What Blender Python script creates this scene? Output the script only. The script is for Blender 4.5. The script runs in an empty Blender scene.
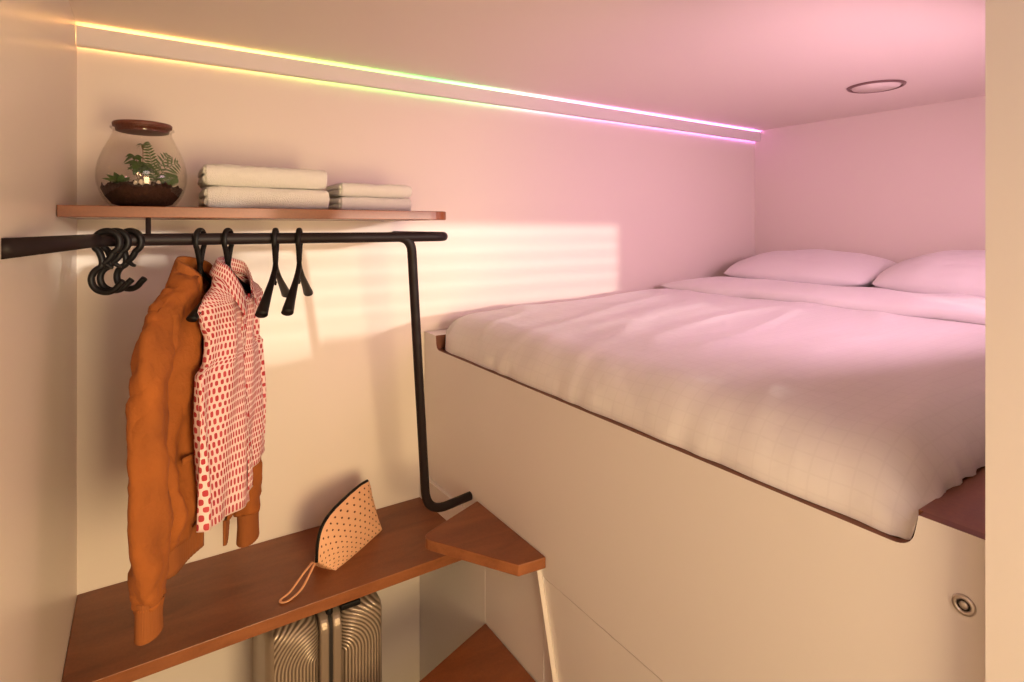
import bpy, bmesh, math, random
from mathutils import Vector, Matrix, noise
C = bpy.context.scene.collection
PI = math.pi
random.seed(7)
H = 1.80          # camera height
XL, YB, XE, ZC = -0.159, 2.0, 3.05, H+0.570   # left wall, back wall, end wall, ceiling
XP = 0.907       # foot panel face
YN = 0.262       # near side of the bunk

# ------------------------------------------------------------------ materials
def mat(name, col, rough=0.6, metal=0.0, spec=0.5, bump=0.0, bscale=60, var=0.0, vscale=6, sheen=0.0, coat=0.0):
    m = bpy.data.materials.new(name); m.use_nodes = True
    nt = m.node_tree; b = nt.nodes['Principled BSDF']
    b.inputs['Roughness'].default_value = rough
    b.inputs['Metallic'].default_value = metal
    b.inputs['Specular IOR Level'].default_value = spec
    b.inputs['Sheen Weight'].default_value = sheen
    b.inputs['Coat Weight'].default_value = coat
    tc = nt.nodes.new('ShaderNodeTexCoord')
    n = nt.nodes.new('ShaderNodeTexNoise'); n.inputs['Scale'].default_value = vscale
    n.inputs['Detail'].default_value = 5
    nt.links.new(tc.outputs['Object'], n.inputs['Vector'])
    mx = nt.nodes.new('ShaderNodeMix'); mx.data_type = 'RGBA'
    lo = tuple(c*(1-var) for c in col); hi = tuple(min(1, c*(1+var)) for c in col)
    mx.inputs[6].default_value = (*lo, 1); mx.inputs[7].default_value = (*hi, 1)
    nt.links.new(n.outputs['Fac'], mx.inputs[0])
    nt.links.new(mx.outputs[2], b.inputs['Base Color'])
    if bump:
        n2 = nt.nodes.new('ShaderNodeTexNoise'); n2.inputs['Scale'].default_value = bscale
        n2.inputs['Detail'].default_value = 4
        nt.links.new(tc.outputs['Object'], n2.inputs['Vector'])
        bp = nt.nodes.new('ShaderNodeBump'); bp.inputs['Strength'].default_value = bump
        bp.inputs['Distance'].default_value = 0.01
        nt.links.new(n2.outputs['Fac'], bp.inputs['Height'])
        nt.links.new(bp.outputs['Normal'], b.inputs['Normal'])
    return m

def math_node(nt, op, a, b=None, c=None):
    n = nt.nodes.new('ShaderNodeMath'); n.operation = op
    for i, v in enumerate((a, b, c)):
        if v is None: continue
        if isinstance(v, (int, float)): n.inputs[i].default_value = v
        else: nt.links.new(v, n.inputs[i])
    return n.outputs[0]

M_wall = mat('painted_wall', (0.785, 0.695, 0.625), 0.42, spec=0.35, var=0.015, vscale=2)
M_lam = mat('satin_laminate', (0.74, 0.68, 0.66), 0.42, spec=0.4, var=0.012, vscale=2)
M_leftwall = mat('glossy_laminate', (0.76, 0.68, 0.60), 0.33, spec=0.5, var=0.012, vscale=2)
M_floor = mat('floor_vinyl', (0.42, 0.34, 0.26), 0.5, var=0.1, vscale=20)
M_black = mat('black_powder_coat', (0.014, 0.008, 0.008), 0.5, spec=0.2, bump=0.05, bscale=900)
M_blackplastic = mat('black_plastic', (0.0055, 0.004, 0.004), 0.5, spec=0.22)
M_plyedge = mat('brown_edge', (0.16, 0.05, 0.022), 0.5, var=0.3, vscale=40)
M_hole = mat('dark_gap', (0.02, 0.015, 0.012), 0.8)
M_chrome = mat('brushed_steel', (0.55, 0.5, 0.48), 0.28, metal=1.0)
M_towel = mat('terry_cloth', (0.93, 0.91, 0.85), 0.95, bump=0.6, bscale=420, var=0.04, vscale=60, sheen=0.3)
M_suede = mat('tan_suede', (0.31, 0.085, 0.011), 0.9, bump=0.3, bscale=90, var=0.38, vscale=11)
M_suede_rib = mat('ribbed_knit', (0.27, 0.078, 0.014), 0.9, var=0.15, vscale=10)
M_suede_in = mat('jacket_lining', (0.05, 0.016, 0.006), 0.9)
M_cork = mat('dark_cork', (0.13, 0.035, 0.02), 0.45, var=0.5, vscale=90, bump=0.3, bscale=150)
M_soil = mat('potting_soil', (0.05, 0.018, 0.009), 0.95, var=0.6, vscale=90, bump=1.0, bscale=120)
M_leaf = mat('green_leaf', (0.05, 0.12, 0.022), 0.45, var=0.35, vscale=40)
M_leaf2 = mat('pale_leaf', (0.07, 0.13, 0.035), 0.5, var=0.3, vscale=40)
M_stem = mat('red_stem', (0.13, 0.05, 0.02), 0.6)
M_pebble = mat('pale_pebble', (0.75, 0.66, 0.55), 0.6, var=0.1, vscale=50)
M_strap = mat('peach_leather', (0.78, 0.38, 0.19), 0.5)
M_button = mat('red_button', (0.45, 0.02, 0.03), 0.35)
M_rubber = mat('rubber', (0.02, 0.02, 0.02), 0.7)

def wood(name, dark, light, sc=3.0):
    m = bpy.data.materials.new(name); m.use_nodes = True
    nt = m.node_tree; b = nt.nodes['Principled BSDF']
    tc = nt.nodes.new('ShaderNodeTexCoord'); mp = nt.nodes.new('ShaderNodeMapping')
    mp.inputs['Scale'].default_value = (1.2*sc, 5*sc, 5*sc)
    nt.links.new(tc.outputs['Object'], mp.inputs['Vector'])
    n = nt.nodes.new('ShaderNodeTexNoise'); n.inputs['Scale'].default_value = 1.1; n.inputs['Detail'].default_value = 7
    n.inputs['Distortion'].default_value = 0.6
    nt.links.new(mp.outputs[0], n.inputs['Vector'])
    n2 = nt.nodes.new('ShaderNodeTexNoise'); n2.inputs['Scale'].default_value = 160; n2.inputs['Detail'].default_value = 3
    nt.links.new(tc.outputs['Object'], n2.inputs['Vector'])
    s = math_node(nt, 'ADD', math_node(nt, 'MULTIPLY', n.outputs['Fac'], 0.75), math_node(nt, 'MULTIPLY', n2.outputs['Fac'], 0.25))
    cr = nt.nodes.new('ShaderNodeValToRGB')
    cr.color_ramp.elements[0].position = 0.3; cr.color_ramp.elements[0].color = (*dark, 1)
    cr.color_ramp.elements[1].position = 0.72; cr.color_ramp.elements[1].color = (*light, 1)
    nt.links.new(s, cr.inputs['Fac']); nt.links.new(cr.outputs[0], b.inputs['Base Color'])
    b.inputs['Roughness'].default_value = 0.36; b.inputs['Specular IOR Level'].default_value = 0.45
    return m
M_wood = wood('stained_plywood', (0.155, 0.041, 0.011), (0.28, 0.085, 0.025))
M_wood2 = wood('stained_plywood_edge', (0.20, 0.062, 0.02), (0.33, 0.115, 0.042), 5)

def linen(name, col, lines=True):
    m = mat(name, col, 0.85, bump=0.0, var=0.015, vscale=3, sheen=0.2)
    nt = m.node_tree; b = nt.nodes['Principled BSDF']
    mxn = [n for n in nt.nodes if n.type == 'MIX'][0]
    tc = [n for n in nt.nodes if n.type == 'TEX_COORD'][0]
    nz = nt.nodes.new('ShaderNodeTexNoise'); nz.inputs['Scale'].default_value = 9; nz.inputs['Detail'].default_value = 3
    nt.links.new(tc.outputs['Object'], nz.inputs['Vector'])
    h = nz.outputs['Fac']
    if lines:
        sep = nt.nodes.new('ShaderNodeSeparateXYZ'); nt.links.new(tc.outputs['UV'], sep.inputs[0])
        def ln(o, freq):
            f = math_node(nt, 'FRACT', math_node(nt, 'MULTIPLY', o, freq))
            d = math_node(nt, 'ABSOLUTE', math_node(nt, 'SUBTRACT', f, 0.5))
            return math_node(nt, 'LESS_THAN', d, 0.055)
        l = math_node(nt, 'MAXIMUM', ln(sep.outputs[0], 30), ln(sep.outputs[1], 30))
        mx = nt.nodes.new('ShaderNodeMix'); mx.data_type = 'RGBA'; mx.blend_type = 'MULTIPLY'
        nt.links.new(math_node(nt, 'MULTIPLY', l, 0.045), mx.inputs[0])
        nt.links.new(mxn.outputs[2], mx.inputs[6]); mx.inputs[7].default_value = (0.3, 0.25, 0.25, 1)
        nt.links.new(mx.outputs[2], b.inputs['Base Color'])
    bp = nt.nodes.new('ShaderNodeBump'); bp.inputs['Strength'].default_value = 0.35; bp.inputs['Distance'].default_value = 0.02
    nt.links.new(h, bp.inputs['Height']); nt.links.new(bp.outputs['Normal'], b.inputs['Normal'])
    return m
M_duvet = linen('duvet_cotton', (0.76, 0.715, 0.72))
M_pillow = linen('pillow_cotton', (0.78, 0.735, 0.74), False)

def shirt_mat(name, bw, bh, red, pale):
    m = bpy.data.materials.new(name); m.use_nodes = True
    nt = m.node_tree; b = nt.nodes['Principled BSDF']; b.inputs['Roughness'].default_value = 0.85
    tc = nt.nodes.new('ShaderNodeTexCoord'); sep = nt.nodes.new('ShaderNodeSeparateXYZ')
    nt.links.new(tc.outputs['UV'], sep.inputs[0])
    row = math_node(nt, 'DIVIDE', sep.outputs[1], bh)
    fr = math_node(nt, 'FLOOR', row)
    off = math_node(nt, 'MULTIPLY', math_node(nt, 'MODULO', math_node(nt, 'ABSOLUTE', fr), 2.0), 0.5)
    cu = math_node(nt, 'ADD', math_node(nt, 'DIVIDE', sep.outputs[0], bw), off)
    fu = math_node(nt, 'ABSOLUTE', math_node(nt, 'SUBTRACT', math_node(nt, 'FRACT', cu), 0.5))
    fv = math_node(nt, 'ABSOLUTE', math_node(nt, 'SUBTRACT', math_node(nt, 'FRACT', row), 0.5))
    pu = math_node(nt, 'POWER', math_node(nt, 'DIVIDE', fu, 0.30), 3.0)
    pv = math_node(nt, 'POWER', math_node(nt, 'DIVIDE', fv, 0.38), 3.0)
    inside = math_node(nt, 'LESS_THAN', math_node(nt, 'ADD', pu, pv), 1.0)
    wn = nt.nodes.new('ShaderNodeTexWhiteNoise'); wn.noise_dimensions = '2D'
    cmb = nt.nodes.new('ShaderNodeCombineXYZ')
    nt.links.new(math_node(nt, 'FLOOR', cu), cmb.inputs[0]); nt.links.new(fr, cmb.inputs[1])
    nt.links.new(cmb.outputs[0], wn.inputs['Vector'])
    c1 = nt.nodes.new('ShaderNodeMix'); c1.data_type = 'RGBA'
    c1.inputs[6].default_value = (*red, 1); c1.inputs[7].default_value = (red[0]*1.25, red[1]*2.6, red[2]*2.2, 1)
    nt.links.new(wn.outputs['Value'], c1.inputs[0])
    c2 = nt.nodes.new('ShaderNodeMix'); c2.data_type = 'RGBA'
    c2.inputs[6].default_value = (*pale, 1)
    nt.links.new(inside, c2.inputs[0]); nt.links.new(c1.outputs[2], c2.inputs[7])
    nt.links.new(c2.outputs[2], b.inputs['Base Color'])
    return m
M_shirt = shirt_mat('printed_cotton', 0.0082, 0.0165, (0.40, 0.022, 0.035), (0.80, 0.60, 0.58))
M_placket = shirt_mat('printed_cotton_band', 0.0125, 0.019, (0.40, 0.022, 0.035), (0.84, 0.66, 0.62))

def pouch_mat():
    m = mat('dotted_peach_fabric', (0.80, 0.44, 0.25), 0.7, bump=0.05, bscale=200)
    nt = m.node_tree; b = nt.nodes['Principled BSDF']
    mxn = [n for n in nt.nodes if n.type == 'MIX'][0]; tc = [n for n in nt.nodes if n.type == 'TEX_COORD'][0]
    sep = nt.nodes.new('ShaderNodeSeparateXYZ'); nt.links.new(tc.outputs['UV'], sep.inputs[0])
    P = 0.0205
    row = math_node(nt, 'DIVIDE', sep.outputs[1], P*0.8)
    off = math_node(nt, 'MULTIPLY', math_node(nt, 'MODULO', math_node(nt, 'ABSOLUTE', math_node(nt, 'FLOOR', row)), 2.0), 0.5)
    cu = math_node(nt, 'ADD', math_node(nt, 'DIVIDE', sep.outputs[0], P), off)
    fu = math_node(nt, 'SUBTRACT', math_node(nt, 'FRACT', cu), 0.5)
    fv = math_node(nt, 'MULTIPLY', math_node(nt, 'SUBTRACT', math_node(nt, 'FRACT', row), 0.5), 0.8)
    d = math_node(nt, 'ADD', math_node(nt, 'MULTIPLY', fu, fu), math_node(nt, 'MULTIPLY', fv, fv))
    ins = math_node(nt, 'LESS_THAN', d, 0.020)
    mx = nt.nodes.new('ShaderNodeMix'); mx.data_type = 'RGBA'
    nt.links.new(ins, mx.inputs[0]); nt.links.new(mxn.outputs[2], mx.inputs[6]); mx.inputs[7].default_value = (0.12, 0.03, 0.012, 1)
    nt.links.new(mx.outputs[2], b.inputs['Base Color'])
    return m
M_pouch = pouch_mat()

def case_mat():
    m = mat('champagne_polycarbonate', (0.50, 0.40, 0.31), 0.3, metal=0.35)
    nt = m.node_tree; b = nt.nodes['Principled BSDF']; tc = [n for n in nt.nodes if n.type == 'TEX_COORD'][0]
    sep = nt.nodes.new('ShaderNodeSeparateXYZ'); nt.links.new(tc.outputs['Object'], sep.inputs[0])
    ax = math_node(nt, 'MAXIMUM', math_node(nt, 'SUBTRACT', math_node(nt, 'ABSOLUTE', sep.outputs[0]), 0.032), 0.0)
    az = math_node(nt, 'MAXIMUM', math_node(nt, 'SUBTRACT', sep.outputs[2], 0.57), 0.0)
    d = math_node(nt, 'SQRT', math_node(nt, 'ADD', math_node(nt, 'MULTIPLY', ax, ax), math_node(nt, 'MULTIPLY', az, az)))
    s = math_node(nt, 'SINE', math_node(nt, 'MULTIPLY', d, 2*PI/0.0095))
    # smooth plate inside the ribs
    s = math_node(nt, 'MULTIPLY', s, math_node(nt, 'GREATER_THAN', d, 0.004))
    s = math_node(nt, 'MULTIPLY', s, math_node(nt, 'LESS_THAN', math_node(nt, 'ABSOLUTE', sep.outputs[0]), 0.150))
    bp = nt.nodes.new('ShaderNodeBump'); bp.inputs['Strength'].default_value = 1.0; bp.inputs['Distance'].default_value = 0.0011
    nt.links.new(s, bp.inputs['Height']); nt.links.new(bp.outputs['Normal'], b.inputs['Normal'])
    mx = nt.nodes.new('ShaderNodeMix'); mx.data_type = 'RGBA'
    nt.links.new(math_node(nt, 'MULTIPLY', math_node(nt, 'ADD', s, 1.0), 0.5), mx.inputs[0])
    mx.inputs[6].default_value = (0.15, 0.105, 0.075, 1); mx.inputs[7].default_value = (0.52, 0.40, 0.30, 1)  # groove shade and rib highlights put into the base colour
    nt.links.new(mx.outputs[2], b.inputs['Base Color'])
    return m
M_case = case_mat()
M_caseplain = mat('case_trim', (0.33, 0.25, 0.19), 0.3, metal=0.4)

def glass_mat():
    m = bpy.data.materials.new('clear_glass'); m.use_nodes = True
    nt = m.node_tree; nt.nodes.remove(nt.nodes['Principled BSDF'])
    out = [n for n in nt.nodes if n.type == 'OUTPUT_MATERIAL'][0]
    tr = nt.nodes.new('ShaderNodeBsdfTransparent'); tr.inputs[0].default_value = (0.965, 0.955, 0.94, 1)
    gl = nt.nodes.new('ShaderNodeBsdfGlossy'); gl.inputs['Roughness'].default_value = 0.03
    lw = nt.nodes.new('ShaderNodeLayerWeight'); lw.inputs['Blend'].default_value = 0.35
    f = math_node(nt, 'ADD', math_node(nt, 'MULTIPLY', math_node(nt, 'POWER', lw.outputs['Facing'], 3.0), 0.5), 0.03)
    mx = nt.nodes.new('ShaderNodeMixShader')
    nt.links.new(f, mx.inputs[0]); nt.links.new(tr.outputs[0], mx.inputs[1]); nt.links.new(gl.outputs[0], mx.inputs[2])
    nt.links.new(mx.outputs[0], out.inputs[0])
    return m
M_glass = glass_mat()

def led_mat(stops, strength):
    m = bpy.data.materials.new('led_gradient'); m.use_nodes = True
    nt = m.node_tree; nt.nodes.remove(nt.nodes['Principled BSDF'])
    out = [n for n in nt.nodes if n.type == 'OUTPUT_MATERIAL'][0]
    em = nt.nodes.new('ShaderNodeEmission'); em.inputs[1].default_value = strength
    geo = nt.nodes.new('ShaderNodeTexCoord'); sep = nt.nodes.new('ShaderNodeSeparateXYZ')
    nt.links.new(geo.outputs['Object'], sep.inputs[0])
    f = math_node(nt, 'DIVIDE', math_node(nt, 'SUBTRACT', sep.outputs[0], XL), XE-XL)
    cr = nt.nodes.new('ShaderNodeValToRGB'); el = cr.color_ramp.elements
    el[0].position, el[0].color = stops[0][0], (*stops[0][1], 1)
    el[1].position, el[1].color = stops[-1][0], (*stops[-1][1], 1)
    for p, c in stops[1:-1]:
        e = el.new(p); e.color = (*c, 1)
    nt.links.new(f, cr.inputs[0]); nt.links.new(cr.outputs[0], em.inputs[0]); nt.links.new(em.outputs[0], out.inputs[0])
    return m

# ------------------------------------------------------------------ mesh helpers
def link(name, bm, m, parent=None, smooth=False, loc=None):
    me = bpy.data.meshes.new(name)
    bmesh.ops.recalc_face_normals(bm, faces=bm.faces)
    bm.to_mesh(me); bm.free()
    for mm in (m if isinstance(m, (list, tuple)) else [m]): me.materials.append(mm)
    if smooth:
        for p in me.polygons: p.use_smooth = True
    o = bpy.data.objects.new(name, me); C.objects.link(o)
    if parent is not None: o.parent = parent
    if loc: o.location = loc
    return o
def tag(o, label=None, cat=None, group=None, kind=None):
    if label: o['label'] = label
    if cat: o['category'] = cat
    if group: o['group'] = group
    if kind: o['kind'] = kind
    return o
def thing(name, label, cat, loc=(0, 0, 0), rz=0, group=None):
    o = bpy.data.objects.new(name, None); C.objects.link(o); o.location = loc; o.rotation_euler = (0, 0, rz)
    o.empty_display_size = 0.05
    return tag(o, label, cat, group)
def box(bm, x0, y0, z0, x1, y1, z1, mi=0):
    vs = [bm.verts.new((x, y, z)) for z in (z0, z1) for y in (y0, y1) for x in (x0, x1)]
    fs = []
    for q in ((0, 1, 3, 2), (4, 6, 7, 5), (0, 4, 5, 1), (2, 3, 7, 6), (0, 2, 6, 4), (1, 5, 7, 3)):
        f = bm.faces.new([vs[i] for i in q]); f.material_index = mi; fs.append(f)
    return vs, fs
def rbox(x0, y0, z0, x1, y1, z1, r, seg=3):
    bm = bmesh.new(); box(bm, x0, y0, z0, x1, y1, z1)
    bmesh.ops.bevel(bm, geom=bm.edges[:], offset=r, segments=seg, profile=0.5, affect='EDGES')
    return bm
def prism(bm, pts, z0, z1, mside=0, mtop=0):
    b = [bm.verts.new((x, y, z0)) for x, y in pts]; t = [bm.verts.new((x, y, z1)) for x, y in pts]
    n = len(pts)
    for i in range(n):
        f = bm.faces.new((b[i], b[(i+1) % n], t[(i+1) % n], t[i])); f.material_index = mside
    f = bm.faces.new(t); f.material_index = mtop
    f = bm.faces.new(b[::-1]); f.material_index = mtop
def fillet(pts, radii, n=8):
    out = []
    N = len(pts)
    for i, p in enumerate(pts):
        p = Vector(p); a = (Vector(pts[i-1])-p); b = (Vector(pts[(i+1) % N])-p); r = radii[i]
        if r <= 0: out.append(tuple(p)); continue
        a.normalize(); b.normalize(); ang = a.angle(b); d = r/math.tan(ang/2)
        s, e = p+a*d, p+b*d
        for k in range(n+1):
            t = k/n; out.append(tuple((1-t)**2*s+2*t*(1-t)*p+t*t*e))
    return out
def fillet3(pts, radii, n=10):
    out = [Vector(pts[0])]
    for i in range(1, len(pts)-1):
        p = Vector(pts[i]); a = Vector(pts[i-1])-p; b = Vector(pts[i+1])-p; r = radii[i-1]
        a.normalize(); b.normalize(); d = r/math.tan(a.angle(b)/2)
        s, e = p+a*d, p+b*d
        for k in range(n+1):
            t = k/n; out.append((1-t)**2*s+2*t*(1-t)*p+t*t*e)
    out.append(Vector(pts[-1])); return out
def smooth_path(pts, n=6):
    P = [Vector(p) for p in pts]; out = []
    for i in range(len(P)-1):
        p0 = P[max(i-1, 0)]; p1 = P[i]; p2 = P[i+1]; p3 = P[min(i+2, len(P)-1)]
        for k in range(n):
            t = k/n
            out.append(0.5*((2*p1)+(p2-p0)*t+(2*p0-5*p1+4*p2-p3)*t*t+(3*p1-p0-3*p2+p3)*t**3))
    out.append(P[-1]); return out
def tube(bm, pts, r, seg=16, closed=False, cap=True, flat=None, fdir=None):
    """sweep; r float or list; flat=(a,b) scales along two frame axes; fdir = reference direction for the first axis"""
    P = [Vector(p) for p in pts]; n = len(P)
    R = r if isinstance(r, (list, tuple)) else [r]*n
    if len(R) != n: R = [R[0]+(R[-1]-R[0])*i/(n-1) for i in range(n)] if len(R) == 2 else [R[min(len(R)-1, int(i*(len(R)-1)/(n-1)))]*(1-((i*(len(R)-1)/(n-1)) % 1))+R[min(len(R)-1, int(i*(len(R)-1)/(n-1))+1)]*((i*(len(R)-1)/(n-1)) % 1) for i in range(n)]
    rings = []; prev = None
    for i in range(n):
        if closed: t = P[(i+1) % n]-P[i-1]
        else: t = P[min(i+1, n-1)]-P[max(i-1, 0)]
        t.normalize()
        if fdir is not None: ref = Vector(fdir)
        elif prev is None:
            ref = Vector((0, 0, 1)) if abs(t.z) < 0.9 else Vector((1, 0, 0))
        else: ref = prev
        u = (ref-t*ref.dot(t)).normalized(); v = t.cross(u); prev = u
        fa, fb = flat if flat else (1, 1)
        rings.append([bm.verts.new(P[i]+(u*math.cos(a)*fa+v*math.sin(a)*fb)*R[i]) for a in [2*PI*k/seg for k in range(seg)]])
    m = n if closed else n-1
    for i in range(m):
        A, B = rings[i], rings[(i+1) % n]
        for k in range(seg): bm.faces.new((A[k], A[(k+1) % seg], B[(k+1) % seg], B[k]))
    if cap and not closed:
        bm.faces.new(rings[0][::-1]); bm.faces.new(rings[-1])
    return rings
def lathe(bm, prof, seg=48, cx=0, cy=0, close=False):
    rings = []
    for r, z in prof:
        if r < 1e-5: rings.append([bm.verts.new((cx, cy, z))])
        else: rings.append([bm.verts.new((cx+r*math.cos(2*PI*k/seg), cy+r*math.sin(2*PI*k/seg), z)) for k in range(seg)])
    for A, B in zip(rings, rings[1:]):
        for k in range(seg):
            a, b = (A[k], A[(k+1) % seg]) if len(A) > 1 else (A[0], None), (B[k], B[(k+1) % seg]) if len(B) > 1 else (B[0], None)
            vs = [a[0]]+([a[1]] if a[1] else [])+([b[1]] if b[1] else [])+[b[0]]
            if len(set(vs)) >= 3: bm.faces.new(vs)
def grid(bm, nu, nv, fn, uvfn=None, closed_u=False):
    V = [[bm.verts.new(fn(i/(nu if closed_u else nu-1) if nu > 1 else 0, j/(nv-1))) for i in range(nu)] for j in range(nv)]
    uvl = bm.loops.layers.uv.verify() if uvfn else None
    for j in range(nv-1):
        for i in range(nu if closed_u else nu-1):
            i2 = (i+1) % nu
            f = bm.faces.new((V[j][i], V[j][i2], V[j+1][i2], V[j+1][i]))
            if uvfn:
                den = nu if closed_u else nu-1
                for l, (a, b) in zip(f.loops, ((i, j), (i+1, j), (i+1, j+1), (i, j+1))): l[uvl].uv = uvfn(a/den, b/(nv-1))
    return V
def solid(o, t, off=0):
    md = o.modifiers.new('thickness', 'SOLIDIFY'); md.thickness = t; md.offset = off
def sub(o, n=1):
    md = o.modifiers.new('smooth', 'SUBSURF'); md.levels = n; md.render_levels = n
def sstep(a, b, x):
    t = max(0, min(1, (x-a)/(b-a))); return t*t*(3-2*t)
def interp(tab, x):
    if x <= tab[0][0]: return tab[0][1]
    for (a, va), (b, vb) in zip(tab, tab[1:]):
        if x <= b:
            t = (x-a)/(b-a); t = t*t*(3-2*t); return va+(vb-va)*t
    return tab[-1][1]

# ------------------------------------------------------------------ room shell
def struct(name, bm, m): return tag(link(name, bm, m), kind='structure')
bm = bmesh.new(); box(bm, XL-0.06, -1.16, -0.05, XE+0.06, YB+0.06, 0); struct('floor', bm, M_floor)
bm = bmesh.new(); box(bm, XL-0.06, -1.16, ZC, XE+0.06, YB+0.06, ZC+0.05); struct('ceiling', bm, M_wall)
bm = bmesh.new(); box(bm, XL-0.06, YB, 0, XE+0.06, YB+0.06, ZC); struct('wall_back', bm, M_wall)
bm = bmesh.new(); box(bm, XL-0.06, -1.16, 0, XL, YB, ZC); struct('wall_left', bm, M_leftwall)
bm = bmesh.new(); box(bm, XE, 0.2, 0, XE+0.06, YB, ZC); struct('wall_right', bm, M_wall)
bm = bmesh.new(); box(bm, XL, -1.16, 0, 0.945, -1.10, ZC); struct('wall_front', bm, M_wall)
# near side of the bunk: partition with a window opening for the sun (outside the frame)
W1 = (1.00, 2.72, H-0.325, H+0.165)
bm = bmesh.new()
box(bm, 0.945, 0.215, 0, W1[0], YN, ZC); box(bm, W1[1], 0.215, 0, XE, YN, ZC)
box(bm, W1[0], 0.215, 0, W1[1], YN, W1[2]); box(bm, W1[0], 0.215, W1[3], W1[1], YN, ZC)
box(bm, 1.28, 0.215, W1[2], W1[1], YN-0.02, H-0.235); box(bm, W1[0], 0.215, W1[2], 1.28, YN-0.02, H-0.295); struct('wall_bunk_side', bm, M_lam)  # stepped sill boards, unseen, added to limit the sun on the duvet
W2 = (-1.02, 0.14, H+0.07, H+0.20)  # unseen slit in the partition, shaped to let sun onto the back wall
bm = bmesh.new()
box(bm, 0.885, W2[1], 0, 0.945, YN, ZC); box(bm, 0.885, -1.10, 0, 0.945, W2[0], ZC)
box(bm, 0.885, W2[0], 0, 0.945, W2[1], W2[2]); box(bm, 0.885, W2[0], W2[3], 0.945, W2[1], ZC)
struct('wall_partition', bm, M_lam)
def window(name, horizontal, x0, x1, z0, z1, y):
    e = bpy.data.objects.new(name, None); C.objects.link(e); tag(e, kind='structure')
    bm = bmesh.new(); t = 0.012
    def bb(a0, b0, c0, a1, b1, c1):
        if horizontal: box(bm, a0, b0, c0, a1, b1, c1)
        else: box(bm, b0, a0, c0, b1, a1, c1)
    bb(x0, y, z0, x0+t, y+0.03, z1); bb(x1-t, y, z0, x1, y+0.03, z1)
    bb(x0+t, y, z0, x1-t, y+0.03, z0+t); bb(x0+t, y, z1-t, x1-t, y+0.03, z1)
    link('window_frame', bm, M_wall, e)
    bm = bmesh.new(); n = int((z1-z0)/0.078)
    for k in range(1, n+1):
        z = z0+k*(z1-z0)/(n+1)
        bb(x0+t, y+0.004, z-0.011, x1-t, y+0.008, z+0.011)
    tag(link('blind_slat', bm, M_wall, e), kind='stuff')
window('window_1', True, W1[0], W1[1], W1[2], W1[3], 0.217)

# ------------------------------------------------------------------ bed base
bed = thing('bed_base', 'built-in white raised bed base with cut-out foot panel and brown edges', 'bed', (XP, 1.1, 0))
def inbed(o): o.location = (-XP, -1.1, 0); return o
ZT, ZK = H-0.404, H-0.455         # ledge top, bottom of the cut-out
def foot_panel():
    # outline in (y,z)
    pts = [(YN+0.001, H-0.950), (1.998, H-0.950), (1.998, ZT), (1.897, ZT), (1.892, ZK), (0.352, ZK), (0.343, ZT), (YN+0.001, ZT)]
    rad = [0, 0, 0, 0, 0.028, 0.03, 0, 0]
    P = fillet(pts, rad, 8); bm = bmesh.new()
    a = [bm.verts.new((XP, y, z)) for y, z in P]; b = [bm.verts.new((XP+0.018, y, z)) for y, z in P]
    bm.faces.new(a); bm.faces.new(b[::-1]); n = len(P)
    for i in range(n):
        f = bm.faces.new((a[i], a[(i+1) % n], b[(i+1) % n], b[i]))
        zz = (P[i][1]+P[(i+1) % n][1])/2; yy = (P[i][0]+P[(i+1) % n][0])/2
        f.material_index = 1 if (zz > H-0.7 and yy < 1.899) else 0
    return bm
inbed(link('foot_panel', foot_panel(), [M_lam, M_plyedge], bed))
bm = bmesh.new(); box(bm, XP+0.002, YN+0.001, 0.0, XP+0.018, 1.225, H-0.9535); tag(inbed(link('lower_panel', bm, M_lam, bed)), 'lower panel below the horizontal seam')
bm = bmesh.new(); prism(bm, [(XP-0.020, 1.998), (XP, 1.998), (XP+0.018, 1.535), (XP-0.001, 1.535)], 0.0, H-0.951)
box(bm, XP-0.0005, 1.225, 0.0, XP+0.018, 1.535, H-0.951); inbed(link('stair_side_panel', bm, M_lam, bed))
bm = bmesh.new()   # leaning white strip
p0, p1 = Vector((XP-0.006, 1.238, H-0.925)), Vector((XP-0.006, 0.992, H-1.79))
tube(bm, [p0, p1], 0.008, 4, flat=(1, 1), fdir=(0, 1, 0)); inbed(link('leaning_strip', bm, M_wall, bed))
bm = bmesh.new(); box(bm, XP+0.018, YN+0.001, ZT-0.012, XE-0.002, 0.350, ZT); box(bm, 1.02, 0.350, ZT-0.02, 2.9, 0.42, ZT-0.006); tag(inbed(link('near_ledge', bm, M_wood, bed)), 'brown wooden ledge along the near side of the bed')
bm = bmesh.new(); vs, fs = box(bm, XP+0.018, 1.897, ZT-0.05, XE-0.002, 1.999, ZT); fs[2].material_index = 1
tag(inbed(link('back_ledge', bm, [M_lam, M_plyedge], bed)), 'white ledge along the back wall with a brown edge')
bm = bmesh.new(); box(bm, XP+0.018, 0.350, ZK-0.03, XE-0.002, 1.897, ZK-0.002); inbed(link('deck', bm, M_plyedge, bed))
# flush lock
lk = bpy.data.objects.new('flush_lock', None); C.objects.link(lk); lk.parent = bed; lk.location = (-0.0, 0.291-1.1, H-0.50)
def disc_x(prof):
    bm = bmesh.new(); lathe(bm, prof, 32)
    bmesh.ops.rotate(bm, verts=bm.verts, cent=(0, 0, 0), matrix=Matrix.Rotation(-PI/2, 3, 'Y'))
    return bm
link('lock_ring', disc_x([(0.0075, 0.0), (0.0075, 0.0025), (0.009, 0.0035), (0.0125, 0.003), (0.0135, 0.001), (0.0135, -0.002)]), M_chrome, lk, True)
link('lock_recess', disc_x([(0, 0.0008), (0.008, 0.0008)]), M_hole, lk)
link('lock_button', disc_x([(0, 0.003), (0.004, 0.003), (0.0052, 0.002), (0.0052, 0.0)]), M_chrome, lk, True)

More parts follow.
